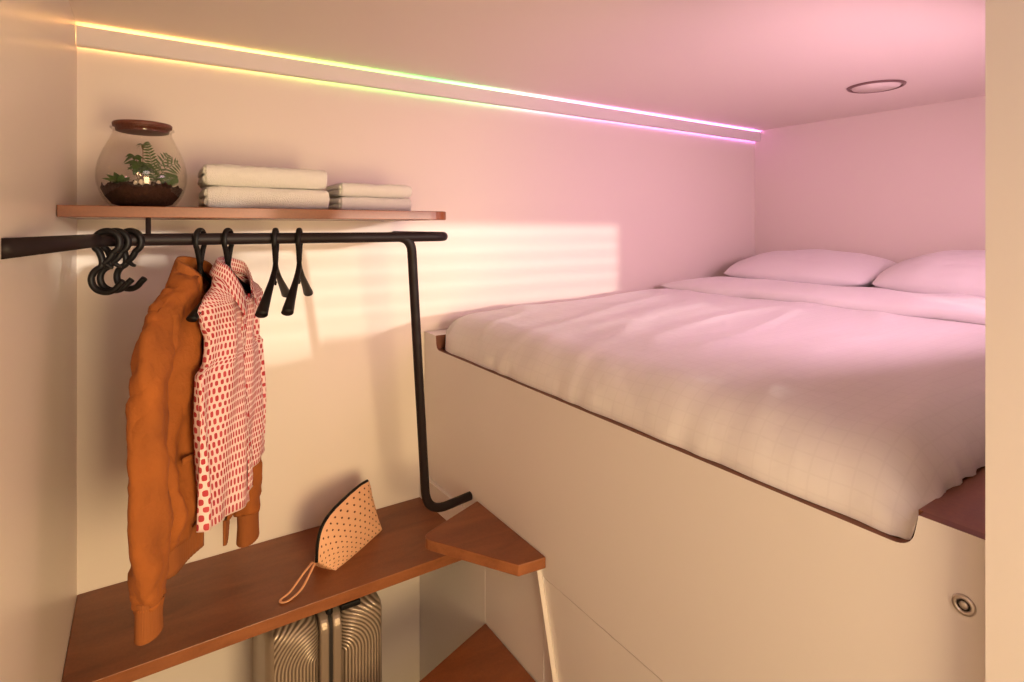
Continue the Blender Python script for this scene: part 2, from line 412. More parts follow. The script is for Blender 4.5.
# ------------------------------------------------------------------ duvet and pillows
X0, X1, Y0, Y1 = XP+0.014, 2.55, 0.350, 1.975
def ax(lo, hi, rlo, rhi, n, m):
    out = []
    for k in range(n): a = PI/2*k/n; out.append((lo+rlo*(1-math.cos(a)), math.sin(a)))
    for k in range(m+1): out.append((lo+rlo+(hi-rhi-lo-rlo)*k/m, 1.0))
    for k in range(1, n+1): a = PI/2*(1-k/n); out.append((hi-rhi*(1-math.cos(a)), math.sin(a)))
    return out
def fbm(x, y, z, s):
    return noise.noise(Vector((x*s, y*s, z)))
def duvet():
    bm = bmesh.new(); uvl = bm.loops.layers.uv.verify()
    ux = ax(X0, X1, 0.13, 0.03, 12, 110); vy = ax(Y0, Y1, 0.10, 0.09, 11, 96)
    V = []
    for j, (y, hy) in enumerate(vy):
        row = []
        for i, (x, hx) in enumerate(ux):
            # foot corner at the back wall is rounded in plan
            k = sstep(1.80, 1.975, y); xs = x+0.10*k*k*(1-sstep(X0, X0+0.5, x))
            kn = 1-sstep(0.35, 0.42, y)
            zt = H-0.312+0.009*math.sin(3.1*x+0.5)+0.010*fbm(x, y, 3, 1.8)+0.003*fbm(x*0.6, y*1.8, 9, 5)
            # long soft wrinkles running from the back-foot corner
            w = fbm(x*0.35+y*0.15, y*1.3-x*0.35, 4.2, 3.2); zt += 0.006*math.exp(-(w/0.12)**2)
            zt -= 0.018*sstep(1.3, X0, x)
            infoot = 1-sstep(X0+0.02, X0+0.16, x)
            zb_foot = ZK+0.001
            zb = ZT+0.0015 if not (0.375 < y < 1.875) else ZT+0.0015+(zb_foot-ZT-0.0015)*infoot
            if y <= 0.375: zb = ZT+0.0015+(zb_foot-ZT)*infoot*sstep(0.345, 0.36, y)
            h = hx*hy
            ys = y
            # crimped hem on the near side
            if hy < 0.9: ys += 0.004*math.sin(x*70+2*math.sin(x*23))*(1-hy); 
            if hx < 0.9: xs += 0.002*math.sin(y*42+2*math.sin(y*17))*(1-hx)
            row.append(bm.verts.new((xs, ys, zb+(zt-zb)*h)))
        V.append(row)
    cu = [0]; cv = [0]
    for a, b in zip(ux, ux[1:]): cu.append(cu[-1]+math.hypot(b[0]-a[0], 0.14*(b[1]-a[1])))
    for a, b in zip(vy, vy[1:]): cv.append(cv[-1]+math.hypot(b[0]-a[0], 0.10*(b[1]-a[1])))
    for j in range(len(vy)-1):
        for i in range(len(ux)-1):
            f = bm.faces.new((V[j][i], V[j][i+1], V[j+1][i+1], V[j+1][i]))
            for l, (a, b) in zip(f.loops, ((i, j), (i+1, j), (i+1, j+1), (i, j+1))): l[uvl].uv = (cu[a], cv[b])
    return bm
dv = thing('duvet', 'white checked cotton duvet spread over the raised bed, sunlit stripes on top', 'duvet', (1.7, 1.15, ZT))
o = link('duvet_cover', duvet(), M_duvet, dv, True); o.location = (-1.7, -1.15, -ZT)
def cuff():
    bm = bmesh.new()
    def prof(t):   # rounded roll cross-section in x,z
        a = t*2*PI; return math.cos(a), math.sin(a)
    def fn(u, v):
        c, s = prof(u); y = 0.40+(1.93-0.40)*v
        e = math.sqrt(max(0.0, 1-(2*v-1)**8)); e = max(e, 0.12)
        bend = 0.02*math.sin(v*5)+0.01*fbm(v*8, 0, 1, 1)
        cx = 2.38+bend; cz = H-0.292+0.008*fbm(v*6, 2, 2, 1)
        sc = 1 if c > 0 else 1
        return (cx+0.21*math.copysign(abs(c)**0.75, c)*sc, y, cz+0.042*e*math.copysign(abs(s)**0.7, s)+0.012*fbm(c*1.5, v*9, 7, 1)*e)
    grid(bm, 40, 90, fn, closed_u=True)
    es = [e for e in bm.edges if e.is_boundary]
    bmesh.ops.holes_fill(bm, edges=es)
    return bm
o = link('turned_down_edge', cuff(), M_pillow, dv, True); o.location = (-1.7, -1.15, -ZT)
tag(o, 'folded-back top edge of the duvet')
def pillow(cx, cy, cz, sx, sy, sz, tilt, rz, label):
    bm = bmesh.new()
    def surf(sign):
        def fn(u, v):
            a, b = 2*u-1, 2*v-1
            px = a*(1-0.10*b*b); py = b*(1-0.10*a*a)
            e = (max(0, 1-abs(a)**2.6)*max(0, 1-abs(b)**2.6))**0.55
            w = 0.10*noise.noise(Vector((a*2.2+cy*3, b*3.1, sign)))+0.05*noise.noise(Vector((a*7, b*5, sign*2)))
            return (px*sx, py*sy, sign*sz*e*(1+w)+(0.0 if sign > 0 else 0))
        return fn
    grid(bm, 40, 48, surf(1)); grid(bm, 40, 48, surf(-1))
    bmesh.ops.remove_doubles(bm, verts=bm.verts, dist=0.0008)
    o = link('pillow', bm, M_pillow, None, True)
    o.location = (cx, cy, cz); o.rotation_euler = (0, tilt, rz)
    tag(o, label, 'pillow', 'pillows at the head of the bed')
pillow(2.78, 1.535, H-0.213, 0.24, 0.37, 0.085, -0.15, 0.05, 'plump white pillow nearest the corner with the back wall')
pillow(2.76, 0.80, H-0.203, 0.245, 0.368, 0.095, -0.18, -0.06, 'white pillow half hidden by the partition on the right')
# support for the pillows: head of mattress
bm = rbox(2.556, 0.36, ZK-0.029, XE-0.004, 1.89, H-0.315, 0.02); tag(link('mattress', bm, M_pillow, None, True), 'white mattress head end showing beneath the two pillows', 'mattress')

# ------------------------------------------------------------------ cove LED profile
LZ0, LZ1 = H+0.508, H+0.5605
cove = thing('cove_light', 'long white light profile glowing yellow green and pink under the ceiling', 'light', (1.45, 1.95, LZ0))
bm = bmesh.new(); box(bm, XL+0.001, 1.962, LZ0, XE-0.001, 1.968, LZ1); box(bm, XL+0.001, 1.968, LZ0, XE-0.001, 1.994, LZ0+0.004)
bmesh.ops.bevel(bm, geom=[e for e in bm.edges if e.calc_length() > 2], offset=0.0015, segments=2, affect='EDGES')
o = link('profile', bm, M_lam, cove); o.location = (-1.45, -1.95, -LZ0)
M_led = led_mat([(0.0, (1.0, 0.50, 0.16)), (0.09, (1.0, 0.60, 0.17)), (0.15, (0.85, 0.70, 0.18)), (0.22, (0.40, 0.90, 0.16)), (0.34, (0.12, 0.90, 0.20)),
                 (0.43, (0.35, 0.90, 0.45)), (0.50, (0.9, 0.65, 0.8)), (0.60, (1.1, 0.40, 1.0)), (0.78, (1.3, 0.42, 1.25)), (1.0, (1.4, 0.38, 1.6))], 15)
bm = bmesh.new(); box(bm, XL+0.004, 1.980, LZ0+0.026, XE-0.004, 1.992, LZ0+0.038)
o = link('led_strip', bm, M_led, cove); o.location = (0, -1.95, -LZ0); o.location = (-1.45, -1.95, -LZ0)

# ------------------------------------------------------------------ ceiling downlight
DS = 0.86
dl = thing('ceiling_light', 'round flush ceiling light with dark rim above the bed', 'light', (2.473, 1.085, ZC))
bm = bmesh.new(); lathe(bm, [(r*DS, z) for r, z in ((0.104, -0.0005), (0.104, -0.006), (0.108, -0.008), (0.115, -0.006), (0.119, -0.0005))], 64); link('rim', bm, mat('rim_metal', (0.22, 0.13, 0.12), 0.35, metal=0.5), dl, True)
bm = bmesh.new(); lathe(bm, [(0, -0.007), (0.096*DS, -0.007), (0.0985*DS, -0.0005)], 64); link('diffuser', bm, M_wall, dl, True)

# ------------------------------------------------------------------ shelves
def shelf(name, pts, radii, z0, z1, label, edge=None):
    bm = bmesh.new(); prism(bm, fillet(pts, radii), z0, z1, 1, 0)
    o = link(name, bm, [M_wood, edge or M_wood2])
    md = o.modifiers.new('b', 'BEVEL'); md.width = 0.0015; md.segments = 2; md.limit_method = 'ANGLE'
    return tag(o, label, 'shelf')
shelf('wall_shelf', [(XL+0.001, 1.55), (0.80, 1.55), (0.80, 1.999), (XL+0.001, 1.999)], [0, 0.075, 0, 0], H+0.022, H+0.048,
      'narrow brown wooden shelf high on the wall carrying towels and a terrarium', M_wood)
ZS = H-1.04
shelf('bench_shelf', [(XL+0.001, 1.597), (XP-0.004, 1.597), (XP-0.004, 1.999), (XL+0.001, 1.999)], [0, 0, 0, 0], ZS-0.034, ZS,
      'wide brown wooden bench shelf low on the wall below the clothes')
def tread(pts, rad, z, label):
    bm = bmesh.new(); prism(bm, fillet(pts, rad), z-0.031, z, 1, 0)
    o = link('stair_tread', bm, [M_wood, M_wood2])
    md = o.modifiers.new('b', 'BEVEL'); md.width = 0.003; md.segments = 2; md.limit_method = 'ANGLE'
    return tag(o, label, 'stair tread')
tread([(XP-0.001, 1.585), (0.66, 1.488), (0.823, 1.222), (XP-0.001, 1.212)], [0, 0.035, 0.006, 0], H-0.89, 'upper corner stair tread of brown wood beside the rail foot')
tread([(XP-0.003, 1.53), (0.43, 1.36), (0.66, 0.95), (XP-0.003, 0.93)], [0, 0.035, 0.006, 0], H-1.254, 'lowest brown wooden stair tread at the bottom edge of the photo')

# ------------------------------------------------------------------ clothes rail
ZR = H-0.029; YR = 1.53; RR = 0.0142
rail = thing('clothes_rail', 'matte black tubular clothes rail under the shelf with a leaning pole', 'clothes rail', (0.3, YR, ZR))
def inrail(o): o.location = (-0.3, -YR, -ZR); return o
bm = bmesh.new()
rod = fillet3([(XL+0.0005, 0.995, ZR), (-0.080, YR, ZR), (0.775, YR, ZR), (0.785, 1.999, ZR)], [0.10, 0.06], 14)
tube(bm, rod, RR, 20); inrail(link('rod', bm, M_black, rail, True))
bm = bmesh.new()
pole = fillet3([(0.60, YR, ZR), (0.652, YR, ZR), (0.740, 1.615, H-0.900), (XP-0.0005, 1.632, H-0.893)], [0.05, 0.085], 12)
tube(bm, pole, 0.0138, 20); inrail(link('pole', bm, M_black, rail, True))
bm = bmesh.new(); tube(bm, [(0.008, YR, ZR+0.008), (0.008, YR+0.026, H+0.0215)], 0.0055, 12); inrail(link('bracket', bm, M_black, rail))

# ------------------------------------------------------------------ S hooks
def s_hook(loc, rz, tw, label):
    pts = []
    # local x,z plane; rod centre at origin, top loop rests on rod
    r1 = 0.0285; c1 = (0.0, RR+0.0075-r1)
    for k in range(0, 15):
        a = math.radians(-62+k*(295/14.0)); pts.append((c1[0]+r1*math.cos(a), 0, c1[1]+r1*math.sin(a)))
    # a runs right side -> top -> left side, ends lower left; continue to waist
    xw = pts[-1]
    pts += [(-0.010, 0, -0.052), (-0.012, 0, -0.066)]
    r2 = 0.032; c2 = (-0.002, -0.098)
    for k in range(0, 12):
        a = math.radians(128+k*(202/11.0)); pts.append((c2[0]+r2*math.cos(a), 0, c2[1]+r2*math.sin(a)))
    pts.append((0.036, 0, -0.103))
    # build in reverse-free order
    bm = bmesh.new(); P = smooth_path(pts, 3); tube(bm, P, 0.0078, 12, flat=(1.25, 1), fdir=(0, 1, 0))
    # closing web: right lower side of the upper loop into the waist
    q = smooth_path([pts[0], (0.006, 0, -0.046), (-0.008, 0, -0.060)], 4); tube(bm, q, 0.0078, 12, flat=(1.25, 1), fdir=(0, 1, 0))
    tube(bm, smooth_path([(-0.008, 0, -0.056), (0.004, 0, -0.066), (0.013, 0, -0.070)], 4), [0.007, 0.0035], 10)
    o = link('s_hook', bm, M_blackplastic, None, True); o.location = loc; o.rotation_euler = (0, tw, rz); o.scale = (0.84, 0.84, 0.86); o.location.z += 0.002
    return tag(o, label, 'hook', 'S-hooks on the clothes rail')
s_hook((-0.066, 1.47, ZR), -0.30, 0.0, 'black S-hook on the rail, nearest the left wall')
s_hook((-0.052, 1.50, ZR), -0.25, 0.0, 'black S-hook on the rail, middle of the three')
s_hook((-0.026, 1.522, ZR), -0.5, 0.0, 'black S-hook on the rail, nearest the shelf bracket')

# ------------------------------------------------------------------ hangers
def hanger(x, ang, label, slim=1.0):
    """arms along local y; ang rotates about z"""
    t = thing('clothes_hanger', label, 'hanger', (x, YR, ZR), ang, 'black hangers on the rail')
    bm = bmesh.new()
    # loop lies in local y-z plane, crossing the rod
    r = 0.0235; cz = RR+0.0055-r; pts = []
    for k in range(13):
        a = math.radians(-50+k*(280/12)); pts.append((0, r*math.cos(a), cz+r*1.15*math.sin(a)))
    L = [(0.0, 0.0, -0.062)]+pts+[(0.0, 0.0, -0.062)]
    tube(bm, smooth_path(L, 4), 0.0043, 12, flat=(1.5, 1), fdir=(1, 0, 0))
    tube(bm, [(0, 0, -0.055), (0, 0, -0.075), (0, 0, -0.09)], [0.006, 0.0065], 12)
    link('loop', bm, M_blackplastic, t, True)
    bm = bmesh.new()
    for s in (-1, 1):
        k = 0.86 if slim < 0.7 else 1.0
        p = smooth_path([(0, 0, -0.064), (0, s*0.014*k, -0.080), (0, s*0.06*k, -0.106), (0, s*0.12*k, -0.133), (0, s*0.180*k, -0.159), (0, s*0.193*k, -0.166)], 5)
        tube(bm, p, [0.006, 0.0065*slim, 0.0075*slim, 0.010*slim, 0.0132*slim, 0.0138*slim], 14, flat=(1.0, 0.75), fdir=(1, 0, 0))
    link('arm', bm, M_blackplastic, t, True)
    bm = bmesh.new()
    tube(bm, smooth_path([(0, -0.003, -0.088), (0, -0.006, -0.105), (0, 0.0, -0.118), (0, 0.008, -0.112)], 4), 0.0028, 8)
    link('peg', bm, M_blackplastic, t, True)
    return t
A_J = math.atan2(-0.47, 0.88); A_S = math.atan2(-0.459, 0.888)
hanger(0.112, A_J, 'black hanger holding the tan suede jacket', 0.6)
hanger(0.172, A_S, 'black hanger holding the red patterned sleeveless shirt', 0.8)
hanger(0.281, math.radians(-19), 'bare black hanger beside the patterned shirt')
hanger(0.339, math.radians(-20), 'bare black hanger furthest right on the rail')

# ------------------------------------------------------------------ jacket  (local: x = normal toward viewer, y = along hanger, z rel. rod height)
jk = thing('jacket', 'tan orange suede bomber jacket hanging next to the patterned shirt', 'jacket', (0.112, YR, H), A_J)
def ring_pt(phi, a, b, pw=2.4):
    c, s = math.cos(phi), math.sin(phi)
    return b*math.copysign(abs(c)**(2/pw), c), a*math.copysign(abs(s)**(2/pw), s)
J_a = [(-0.72, 0.180), (-0.67, 0.182), (-0.64, 0.196), (-0.50, 0.200), (-0.32, 0.200), (-0.24, 0.200), (-0.185, 0.188), (-0.155, 0.148), (-0.128, 0.100), (-0.098, 0.056)]
J_b = [(-0.72, 0.036), (-0.66, 0.038), (-0.60, 0.048), (-0.40, 0.042), (-0.25, 0.036), (-0.185, 0.027), (-0.12, 0.034), (-0.088, 0.044)]
def jacket_body():
    bm = bmesh.new(); n = 96
    def fn(u, v):
        z = -0.675+v*(0.572); g = 0.10+0.35*sstep(-0.3, -0.72, z)*0.5+0.75*sstep(-0.17, -0.09, z)
        phi = g+(2*PI-2*g)*u           # starts at front centre (x+), goes to far side y+ ... back ... near side
        a = interp(J_a, z); b = interp(J_b, z)
        x, y = ring_pt(phi, a, b)
        damp = 1-sstep(-0.22, -0.12, z)
        f = 0.010*math.sin(phi*5+z*9)+0.006*math.sin(phi*11-z*21+1)+0.012*fbm(phi*0.8, z*5, 1, 1)
        x += f*damp; 
        # blouson bulge over the hem band
        x += (0.012 if math.cos(phi) > 0 else -0.012)*math.exp(-((z+0.62)/0.05)**2)
        # shoulder seam drop: back neck higher
        zz = z+(0.012*(-math.cos(phi)) if z > -0.12 else 0)
        zz -= 0.065*math.exp(-((phi-0.35)/0.40)**2)*(1-sstep(-0.67, -0.5, z))
        return (x-0.008, y, zz)
    grid(bm, n, 60, fn)
    return bm
o = link('jacket_body', jacket_body(), M_suede, jk, True); solid(o, 0.004, -1)
def band(name, a, b, z0, z1, m, parent, gap=0.12, xo=-0.008, flare=0.0, ribs=True):
    bm = bmesh.new()
    def fn(u, v):
        phi = gap+(2*PI-2*gap)*u; z = z0+(z1-z0)*v
        r = 1+(0.018 if ribs else 0)*math.sin(phi*90)
        x, y = ring_pt(phi, (a+flare*v)*1, (b+flare*v)*r)
        return (x+xo+0.006*math.sin(phi*5+1), y, z-0.065*math.exp(-((phi-0.35)/0.40)**2))
    grid(bm, 260, 6, fn)
    o = link(name, bm, m, parent, True); solid(o, 0.006); return o
band('hem_band', 0.178, 0.038, -0.735, -0.672, M_suede_rib, jk, gap=0.22)
def jsleeve(path, rad, cuffpath, cuffrad, flat):
    bm = bmesh.new(); P = smooth_path(path, 8)
    rings = tube(bm, P, rad, 28, cap=False, flat=flat, fdir=(1, 0, 0))
    for i, rg in enumerate(rings):
        c = sum((v.co for v in rg), Vector())/len(rg); t = i/len(rings)
        for k, v in enumerate(rg):
            d = (v.co-c); w = 0.10*math.sin(k/28*2*PI*3+i*0.25)+0.12*noise.noise(Vector((k*0.25, i*0.16, path[0][1]*5)))
            w += 0.05*math.sin(i*0.9+k*0.4)*sstep(0.6, 1.0, t)
            v.co = c+d*(1+w)
    s = link('sleeve', bm, M_suede, jk, True); solid(s, 0.003, -1)
    bm = bmesh.new(); P = smooth_path(cuffpath, 8); rings = tube(bm, P, cuffrad, 96, cap=False, flat=flat, fdir=(1, 0, 0))
    for rg in rings:
        c = sum((v.co for v in rg), Vector())/len(rg)
        for k, v in enumerate(rg): v.co = c+(v.co-c)*(1+0.02*math.sin(k/96*2*PI*32))
    cf = link('cuff', bm, M_suede_rib, s, True); solid(cf, 0.004, -1)
    return s
# near sleeve
jsleeve([(-0.014, -0.090, -0.150), (-0.012, -0.150, -0.196), (-0.006, -0.196, -0.265), (0.002, -0.224, -0.38), (0.006, -0.232, -0.50), (0.008, -0.234, -0.62), (0.008, -0.233, -0.72), (0.008, -0.232, -0.733)],
        [0.026, 0.036, 0.042, 0.043, 0.043, 0.042, 0.039, 0.031], [(0.008, -0.233, -0.727), (0.006, -0.232, -0.77), (0.005, -0.230, -0.806)], [0.033, 0.031, 0.032], (0.68, 1.0))
# far sleeve
jsleeve([(-0.014, 0.09, -0.150), (-0.008, 0.160, -0.20), (0.000, 0.230, -0.28), (0.004, 0.265, -0.42), (0.008, 0.268, -0.58), (0.012, 0.268, -0.72), (0.014, 0.266, -0.80), (0.014, 0.265, -0.812)],
        [0.028, 0.046, 0.053, 0.053, 0.050, 0.049, 0.047, 0.037], [(0.014, 0.265, -0.806), (0.013, 0.267, -0.85), (0.012, 0.269, -0.895)], [0.042, 0.041, 0.044], (0.62, 1.0))
TX = bpy.data.textures.new('wrinkles', 'CLOUDS'); TX.noise_scale = 0.075; TX.noise_depth = 2
for o in jk.children_recursive:
    if o.name.split('.')[0] in ('jacket_body', 'sleeve'):
        md = o.modifiers.new('wrinkle', 'DISPLACE'); md.texture = TX; md.strength = 0.026; md.mid_level = 0.5; md.texture_coords = 'LOCAL'
# collar
def collar(a, b, z0, z1, flare, gap, xo, tip, vneck=0.0):
    bm = bmesh.new()
    def fn(u, v):
        phi = gap+(2*PI-2*gap)*u; x, y = ring_pt(phi, a, b, 2.0)
        # v 0 inner base -> 0.5 top -> 1 outer folded edge
        if v < 0.45: t = v/0.45; s = 1.0-0.06*t; z = z0+(z1-z0)*t
        else:
            t = (v-0.45)/0.55; s = 0.94+flare*t; fr = abs(math.cos(phi/2))**6
            z = z1-(z1-z0)*(1.1*t)-tip*t*t*fr
        zt = 0.015*(-math.cos(phi))-vneck*max(0, math.cos(phi))**2
        return (x*s+xo, y*s, z+zt)
    grid(bm, 60, 14, fn, uvfn=lambda u, v: (u*0.34, v*0.11))
    return bm
o = link('collar', collar(0.058, 0.040, -0.114, -0.086, 0.22, 0.75, -0.008, 0.03, 0.03), M_suede, jk, True); solid(o, 0.004)
bm = bmesh.new()   # slanted welt pocket on the near front
tube(bm, [(0.031, -0.150, -0.50), (0.033, -0.115, -0.505), (0.034, -0.07, -0.515)], 0.006, 8, flat=(0.5, 1.2), fdir=(1, 0, 0)); link('pocket_welt', bm, M_suede, jk, True)
for k in range(2):
    bm = bmesh.new(); lathe(bm, [(0, 0.003), (0.007, 0.003), (0.0085, 0.0)], 16)
    bmesh.ops.rotate(bm, verts=bm.verts, cent=(0, 0, 0), matrix=Matrix.Rotation(PI/2, 3, 'Y'))
    o = link('snap_button', bm, M_blackplastic, jk, True); o.location = (0.027, -0.020, -0.66-k*0.042)

# ------------------------------------------------------------------ shirt
sh = thing('shirt', 'sleeveless red and pink patterned button shirt on a hanger', 'shirt', (0.176, YR+0.008, H), A_S)
S_a = [(-0.66, 0.200), (-0.50, 0.204), (-0.38, 0.203), (-0.318, 0.204), (-0.300, 0.170), (-0.25, 0.158), (-0.20, 0.186), (-0.178, 0.196), (-0.165, 0.170), (-0.135, 0.102), (-0.105, 0.058)]
S_b = [(-0.66, 0.026), (-0.45, 0.025), (-0.25, 0.020), (-0.18, 0.022), (-0.13, 0.026), (-0.095, 0.038)]
SX = 0.010
def shirt_surf(phi, z):
    a = interp(S_a, z); b = interp(S_b, z); x, y = ring_pt(phi, a, b*1.15, 1.35+0.8*sstep(-0.2, -0.13, z))
    damp = 1-sstep(-0.24, -0.13, z)
    x += (0.007*math.sin(phi*6+z*6+0.6)+0.004*math.sin(phi*13-z*11)+0.008*fbm(phi*1.1, z*4, 6, 1))*damp
    y += 0.022*(1-sstep(-0.66, -0.3, z))
    return x, y
def shirt_body():
    bm = bmesh.new()
    def fn(u, v):
        phi = 0.04+(2*PI-0.08)*u
        z = -0.64+v*0.535
        x, y = shirt_surf(phi, z)
        # curved shirt tail hem: lower at the centre front/back of the near half
        hem = (1-v)**5; zz = z+hem*(0.03*math.sin(phi)**2-0.012)-hem*0.035*sstep(3.3, 4.6, phi)+hem*0.02*sstep(1.6, 0.3, phi)
        if z > -0.13: zz += 0.012*(-math.cos(phi))
        zz -= 0.06*sstep(-0.18, -0.11, z)*max(0, math.cos(phi))**2
        return (x+SX, y, zz)
    grid(bm, 120, 64, fn, uvfn=suv)
    return bm
ARC = [0.0]
for k in range(200):
    z0, z1 = -0.64+0.535*k/200, -0.64+0.535*(k+1)/200
    ARC.append(ARC[-1]+math.hypot(z1-z0, interp(S_a, z1)-interp(S_a, z0)))
SP = [0.0]
for k in range(400):
    p0, p1 = ring_pt(2*PI*k/400, 0.2, 0.025), ring_pt(2*PI*(k+1)/400, 0.2, 0.025)
    SP.append(SP[-1]+math.hypot(p1[0]-p0[0], p1[1]-p0[1]))
def suv(u, v):
    phi = 0.04+(2*PI-0.08)*u; z = -0.64+v*0.535
    f = phi/(2*PI)*400; i = min(399, int(f)); sp = SP[i]+(SP[i+1]-SP[i])*(f-i)
    sc_ = 1.0 if z < -0.178 else interp(S_a, z)/0.196
    return (sp*sc_ if phi <= PI else -(SP[-1]-sp)*sc_, ARC[min(200, int(v*200))])
o = link('shirt_body', shirt_body(), M_shirt, sh, True); solid(o, 0.002)
o = link('collar', collar(0.060, 0.036, -0.120, -0.088, 0.42, 0.50, 0.012, 0.045, 0.06), M_shirt, sh, True); solid(o, 0.0022)
def placket():
    bm = bmesh.new()
    def fn(u, v):
        z = -0.66+v*0.485; x, y = shirt_surf(0.06, z)
        yy = (u-0.5)*0.030+0.004+0.022*(1-sstep(-0.66, -0.3, z))
        return (x+SX+0.0045+0.002*math.sin(z*40), yy, z)
    grid(bm, 6, 50, fn, uvfn=lambda u, v: (u*0.03+0.003, v*0.55))
    return bm
o = link('placket', placket(), M_placket, sh, True); solid(o, 0.002)
for k in range(6):
    z = -0.17-k*0.075; x, y = shirt_surf(0.06, z)
    bm = bmesh.new(); lathe(bm, [(0, 0.002), (0.0045, 0.002), (0.0055, 0.0)], 14)
    bmesh.ops.rotate(bm, verts=bm.verts, cent=(0, 0, 0), matrix=Matrix.Rotation(PI/2, 3, 'Y'))
    o = link('button', bm, M_button, sh, True); o.location = (x+SX+0.0075, 0.004+0.022*(1-sstep(-0.66, -0.3, z)), z)

# ------------------------------------------------------------------ towels
def towel(x0, x1, y0, y1, z0, h, label, group, seed):
    bm = bmesh.new(); rng = random.Random(seed)
    # folded stack: cross-section in y-z with layered fold at the front; 2 layers
    n = 2; r = h/2
    prof = []
    for k in range(9): a = -PI/2+PI*k/8; prof.append((y0+r-r*math.cos(a)*1.0, z0+r+r*math.sin(a)))
    prof.append((y1, z0+h))
    prof.append((y1+0.002, z0+h*0.5)); prof.append((y1, z0)); 
    def fn(u, v):
        i = u*len(prof); i0 = int(i) % len(prof); p = prof[i0]
        x = x0+(x1-x0)*v
        e = 1-0.10*(abs(2*v-1)**10)
        dz = 0.0025*noise.noise(Vector((x*14, p[0]*9, seed)))+0.002*noise.noise(Vector((x*60, p[0]*50, seed)))
        cz = z0+h/2
        top = p[1] > cz
        return (x+0.002*noise.noise(Vector((p[0]*30, p[1]*30, seed+v))), p[0]+0.003*noise.noise(Vector((x*10, p[1]*20, seed))), cz+(p[1]-cz)*e+(dz if top else 0))
    grid(bm, len(prof), 60, fn, closed_u=True)
    bmesh.ops.holes_fill(bm, edges=[e for e in bm.edges if e.is_boundary])
    t = thing('towel', label, 'towel', (x0, y0, z0), 0, group)
    o = link('folded_cloth', bm, M_towel, t, True); o.location = (-x0, -y0, -z0)
    # inner fold lines on the visible left end
    bm = bmesh.new()
    for k, zz in enumerate((0.30, 0.68)):
        tube(bm, smooth_path([(x0-0.0025, y0+0.015, z0+h*zz), (x0-0.0035, (y0+y1)/2, z0+h*(zz+0.03)), (x0-0.0025, y1-0.005, z0+h*zz)], 5), h*0.17, 8, flat=(0.9, 0.35), fdir=(0, 0, 1))
    o = link('end_layer', bm, M_towel, t, True); o.location = (-x0, -y0, -z0)
ZU = H+0.048
towel(0.138, 0.452, 1.66, 1.86, ZU+0.0005, 0.061, 'large white folded towel, lower of the pair beside the terrarium', 'folded towels on the shelf', 1)
towel(0.135, 0.447, 1.662, 1.862, ZU+0.0625, 0.058, 'large white folded towel, upper of the pair beside the terrarium', 'folded towels on the shelf', 2)
towel(0.498, 0.722, 1.69, 1.86, ZU+0.0005, 0.044, 'small white folded towel, lower of the pair at the right', 'folded towels on the shelf', 3)
towel(0.500, 0.724, 1.692, 1.862, ZU+0.0455, 0.042, 'small white folded towel, upper of the pair at the right', 'folded towels on the shelf', 4)

# ------------------------------------------------------------------ terrarium
tr = thing('terrarium', 'round glass terrarium jar with cork lid, soil and green plants on the shelf', 'terrarium', (-0.003, 1.745, ZU+0.0005))
tr.scale = (0.84, 0.84, 1.0)
out = [(0.0, 0.0), (0.060, 0.0), (0.082, 0.006), (0.101, 0.028), (0.1135, 0.058), (0.117, 0.085), (0.112, 0.115), (0.100, 0.145), (0.085, 0.172), (0.076, 0.190), (0.0755, 0.200), (0.080, 0.204), (0.0815, 0.206)]
op = smooth_path([(r, 0, z) for r, z in out], 4)
prof = [(max(p.x, 0), p.z) for p in op]; prof = [(0.0, 0.0)]+[q for q in prof if q[0] > 0.002]
bm = bmesh.new(); lathe(bm, prof, 64); o = link('glass_jar', bm, M_glass, tr, True); solid(o, 0.0025, -1)
bm = bmesh.new(); lathe(bm, [(0, 0.196), (0.062, 0.196), (0.070, 0.198), (0.0715, 0.207), (0.078, 0.209), (0.079, 0.2165), (0.0765, 0.2195), (0, 0.2205)], 48); link('cork_lid', bm, M_cork, tr, True)
bm = bmesh.new(); lathe(bm, [(0.0795, 0.2035), (0.0845, 0.2045), (0.0845, 0.2075), (0.0795, 0.2085)], 48); link('glass_rim', bm, M_glass, tr, True)
def soil():
    bm = bmesh.new()
    S = [(0, 0.005), (0.056, 0.005), (0.078, 0.010), (0.096, 0.030), (0.107, 0.050)]
    lathe(bm, S, 56)
    n = 26
    R = [0.107*(1-i/n) for i in range(n)]+[0.0]
    rings = []
    for i, r in enumerate(R):
        ring = []
        for k in range(56 if r > 0 else 1):
            a = 2*PI*k/56; x, y = r*math.cos(a), r*math.sin(a)
            z = 0.05+(0.012*(1-(r/0.107)**2)+0.014*noise.noise(Vector((x*40, y*40, 1)))+0.016*noise.noise(Vector((x*150, y*150, 4))))*(0 if i == 0 else 1)
            ring.append(bm.verts.new((x, y, z)))
        rings.append(ring)
    for A, B in zip(rings, rings[1:]):
        for k in range(56):
            if len(B) == 1: bm.faces.new((A[k], A[(k+1) % 56], B[0]))
            else: bm.faces.new((A[k], A[(k+1) % 56], B[(k+1) % 56], B[k]))
    bmesh.ops.remove_doubles(bm, verts=bm.verts, dist=0.0004)
    return bm
tag(link('soil', soil(), M_soil, tr, True), 'dark brown soil and bark', kind='stuff')
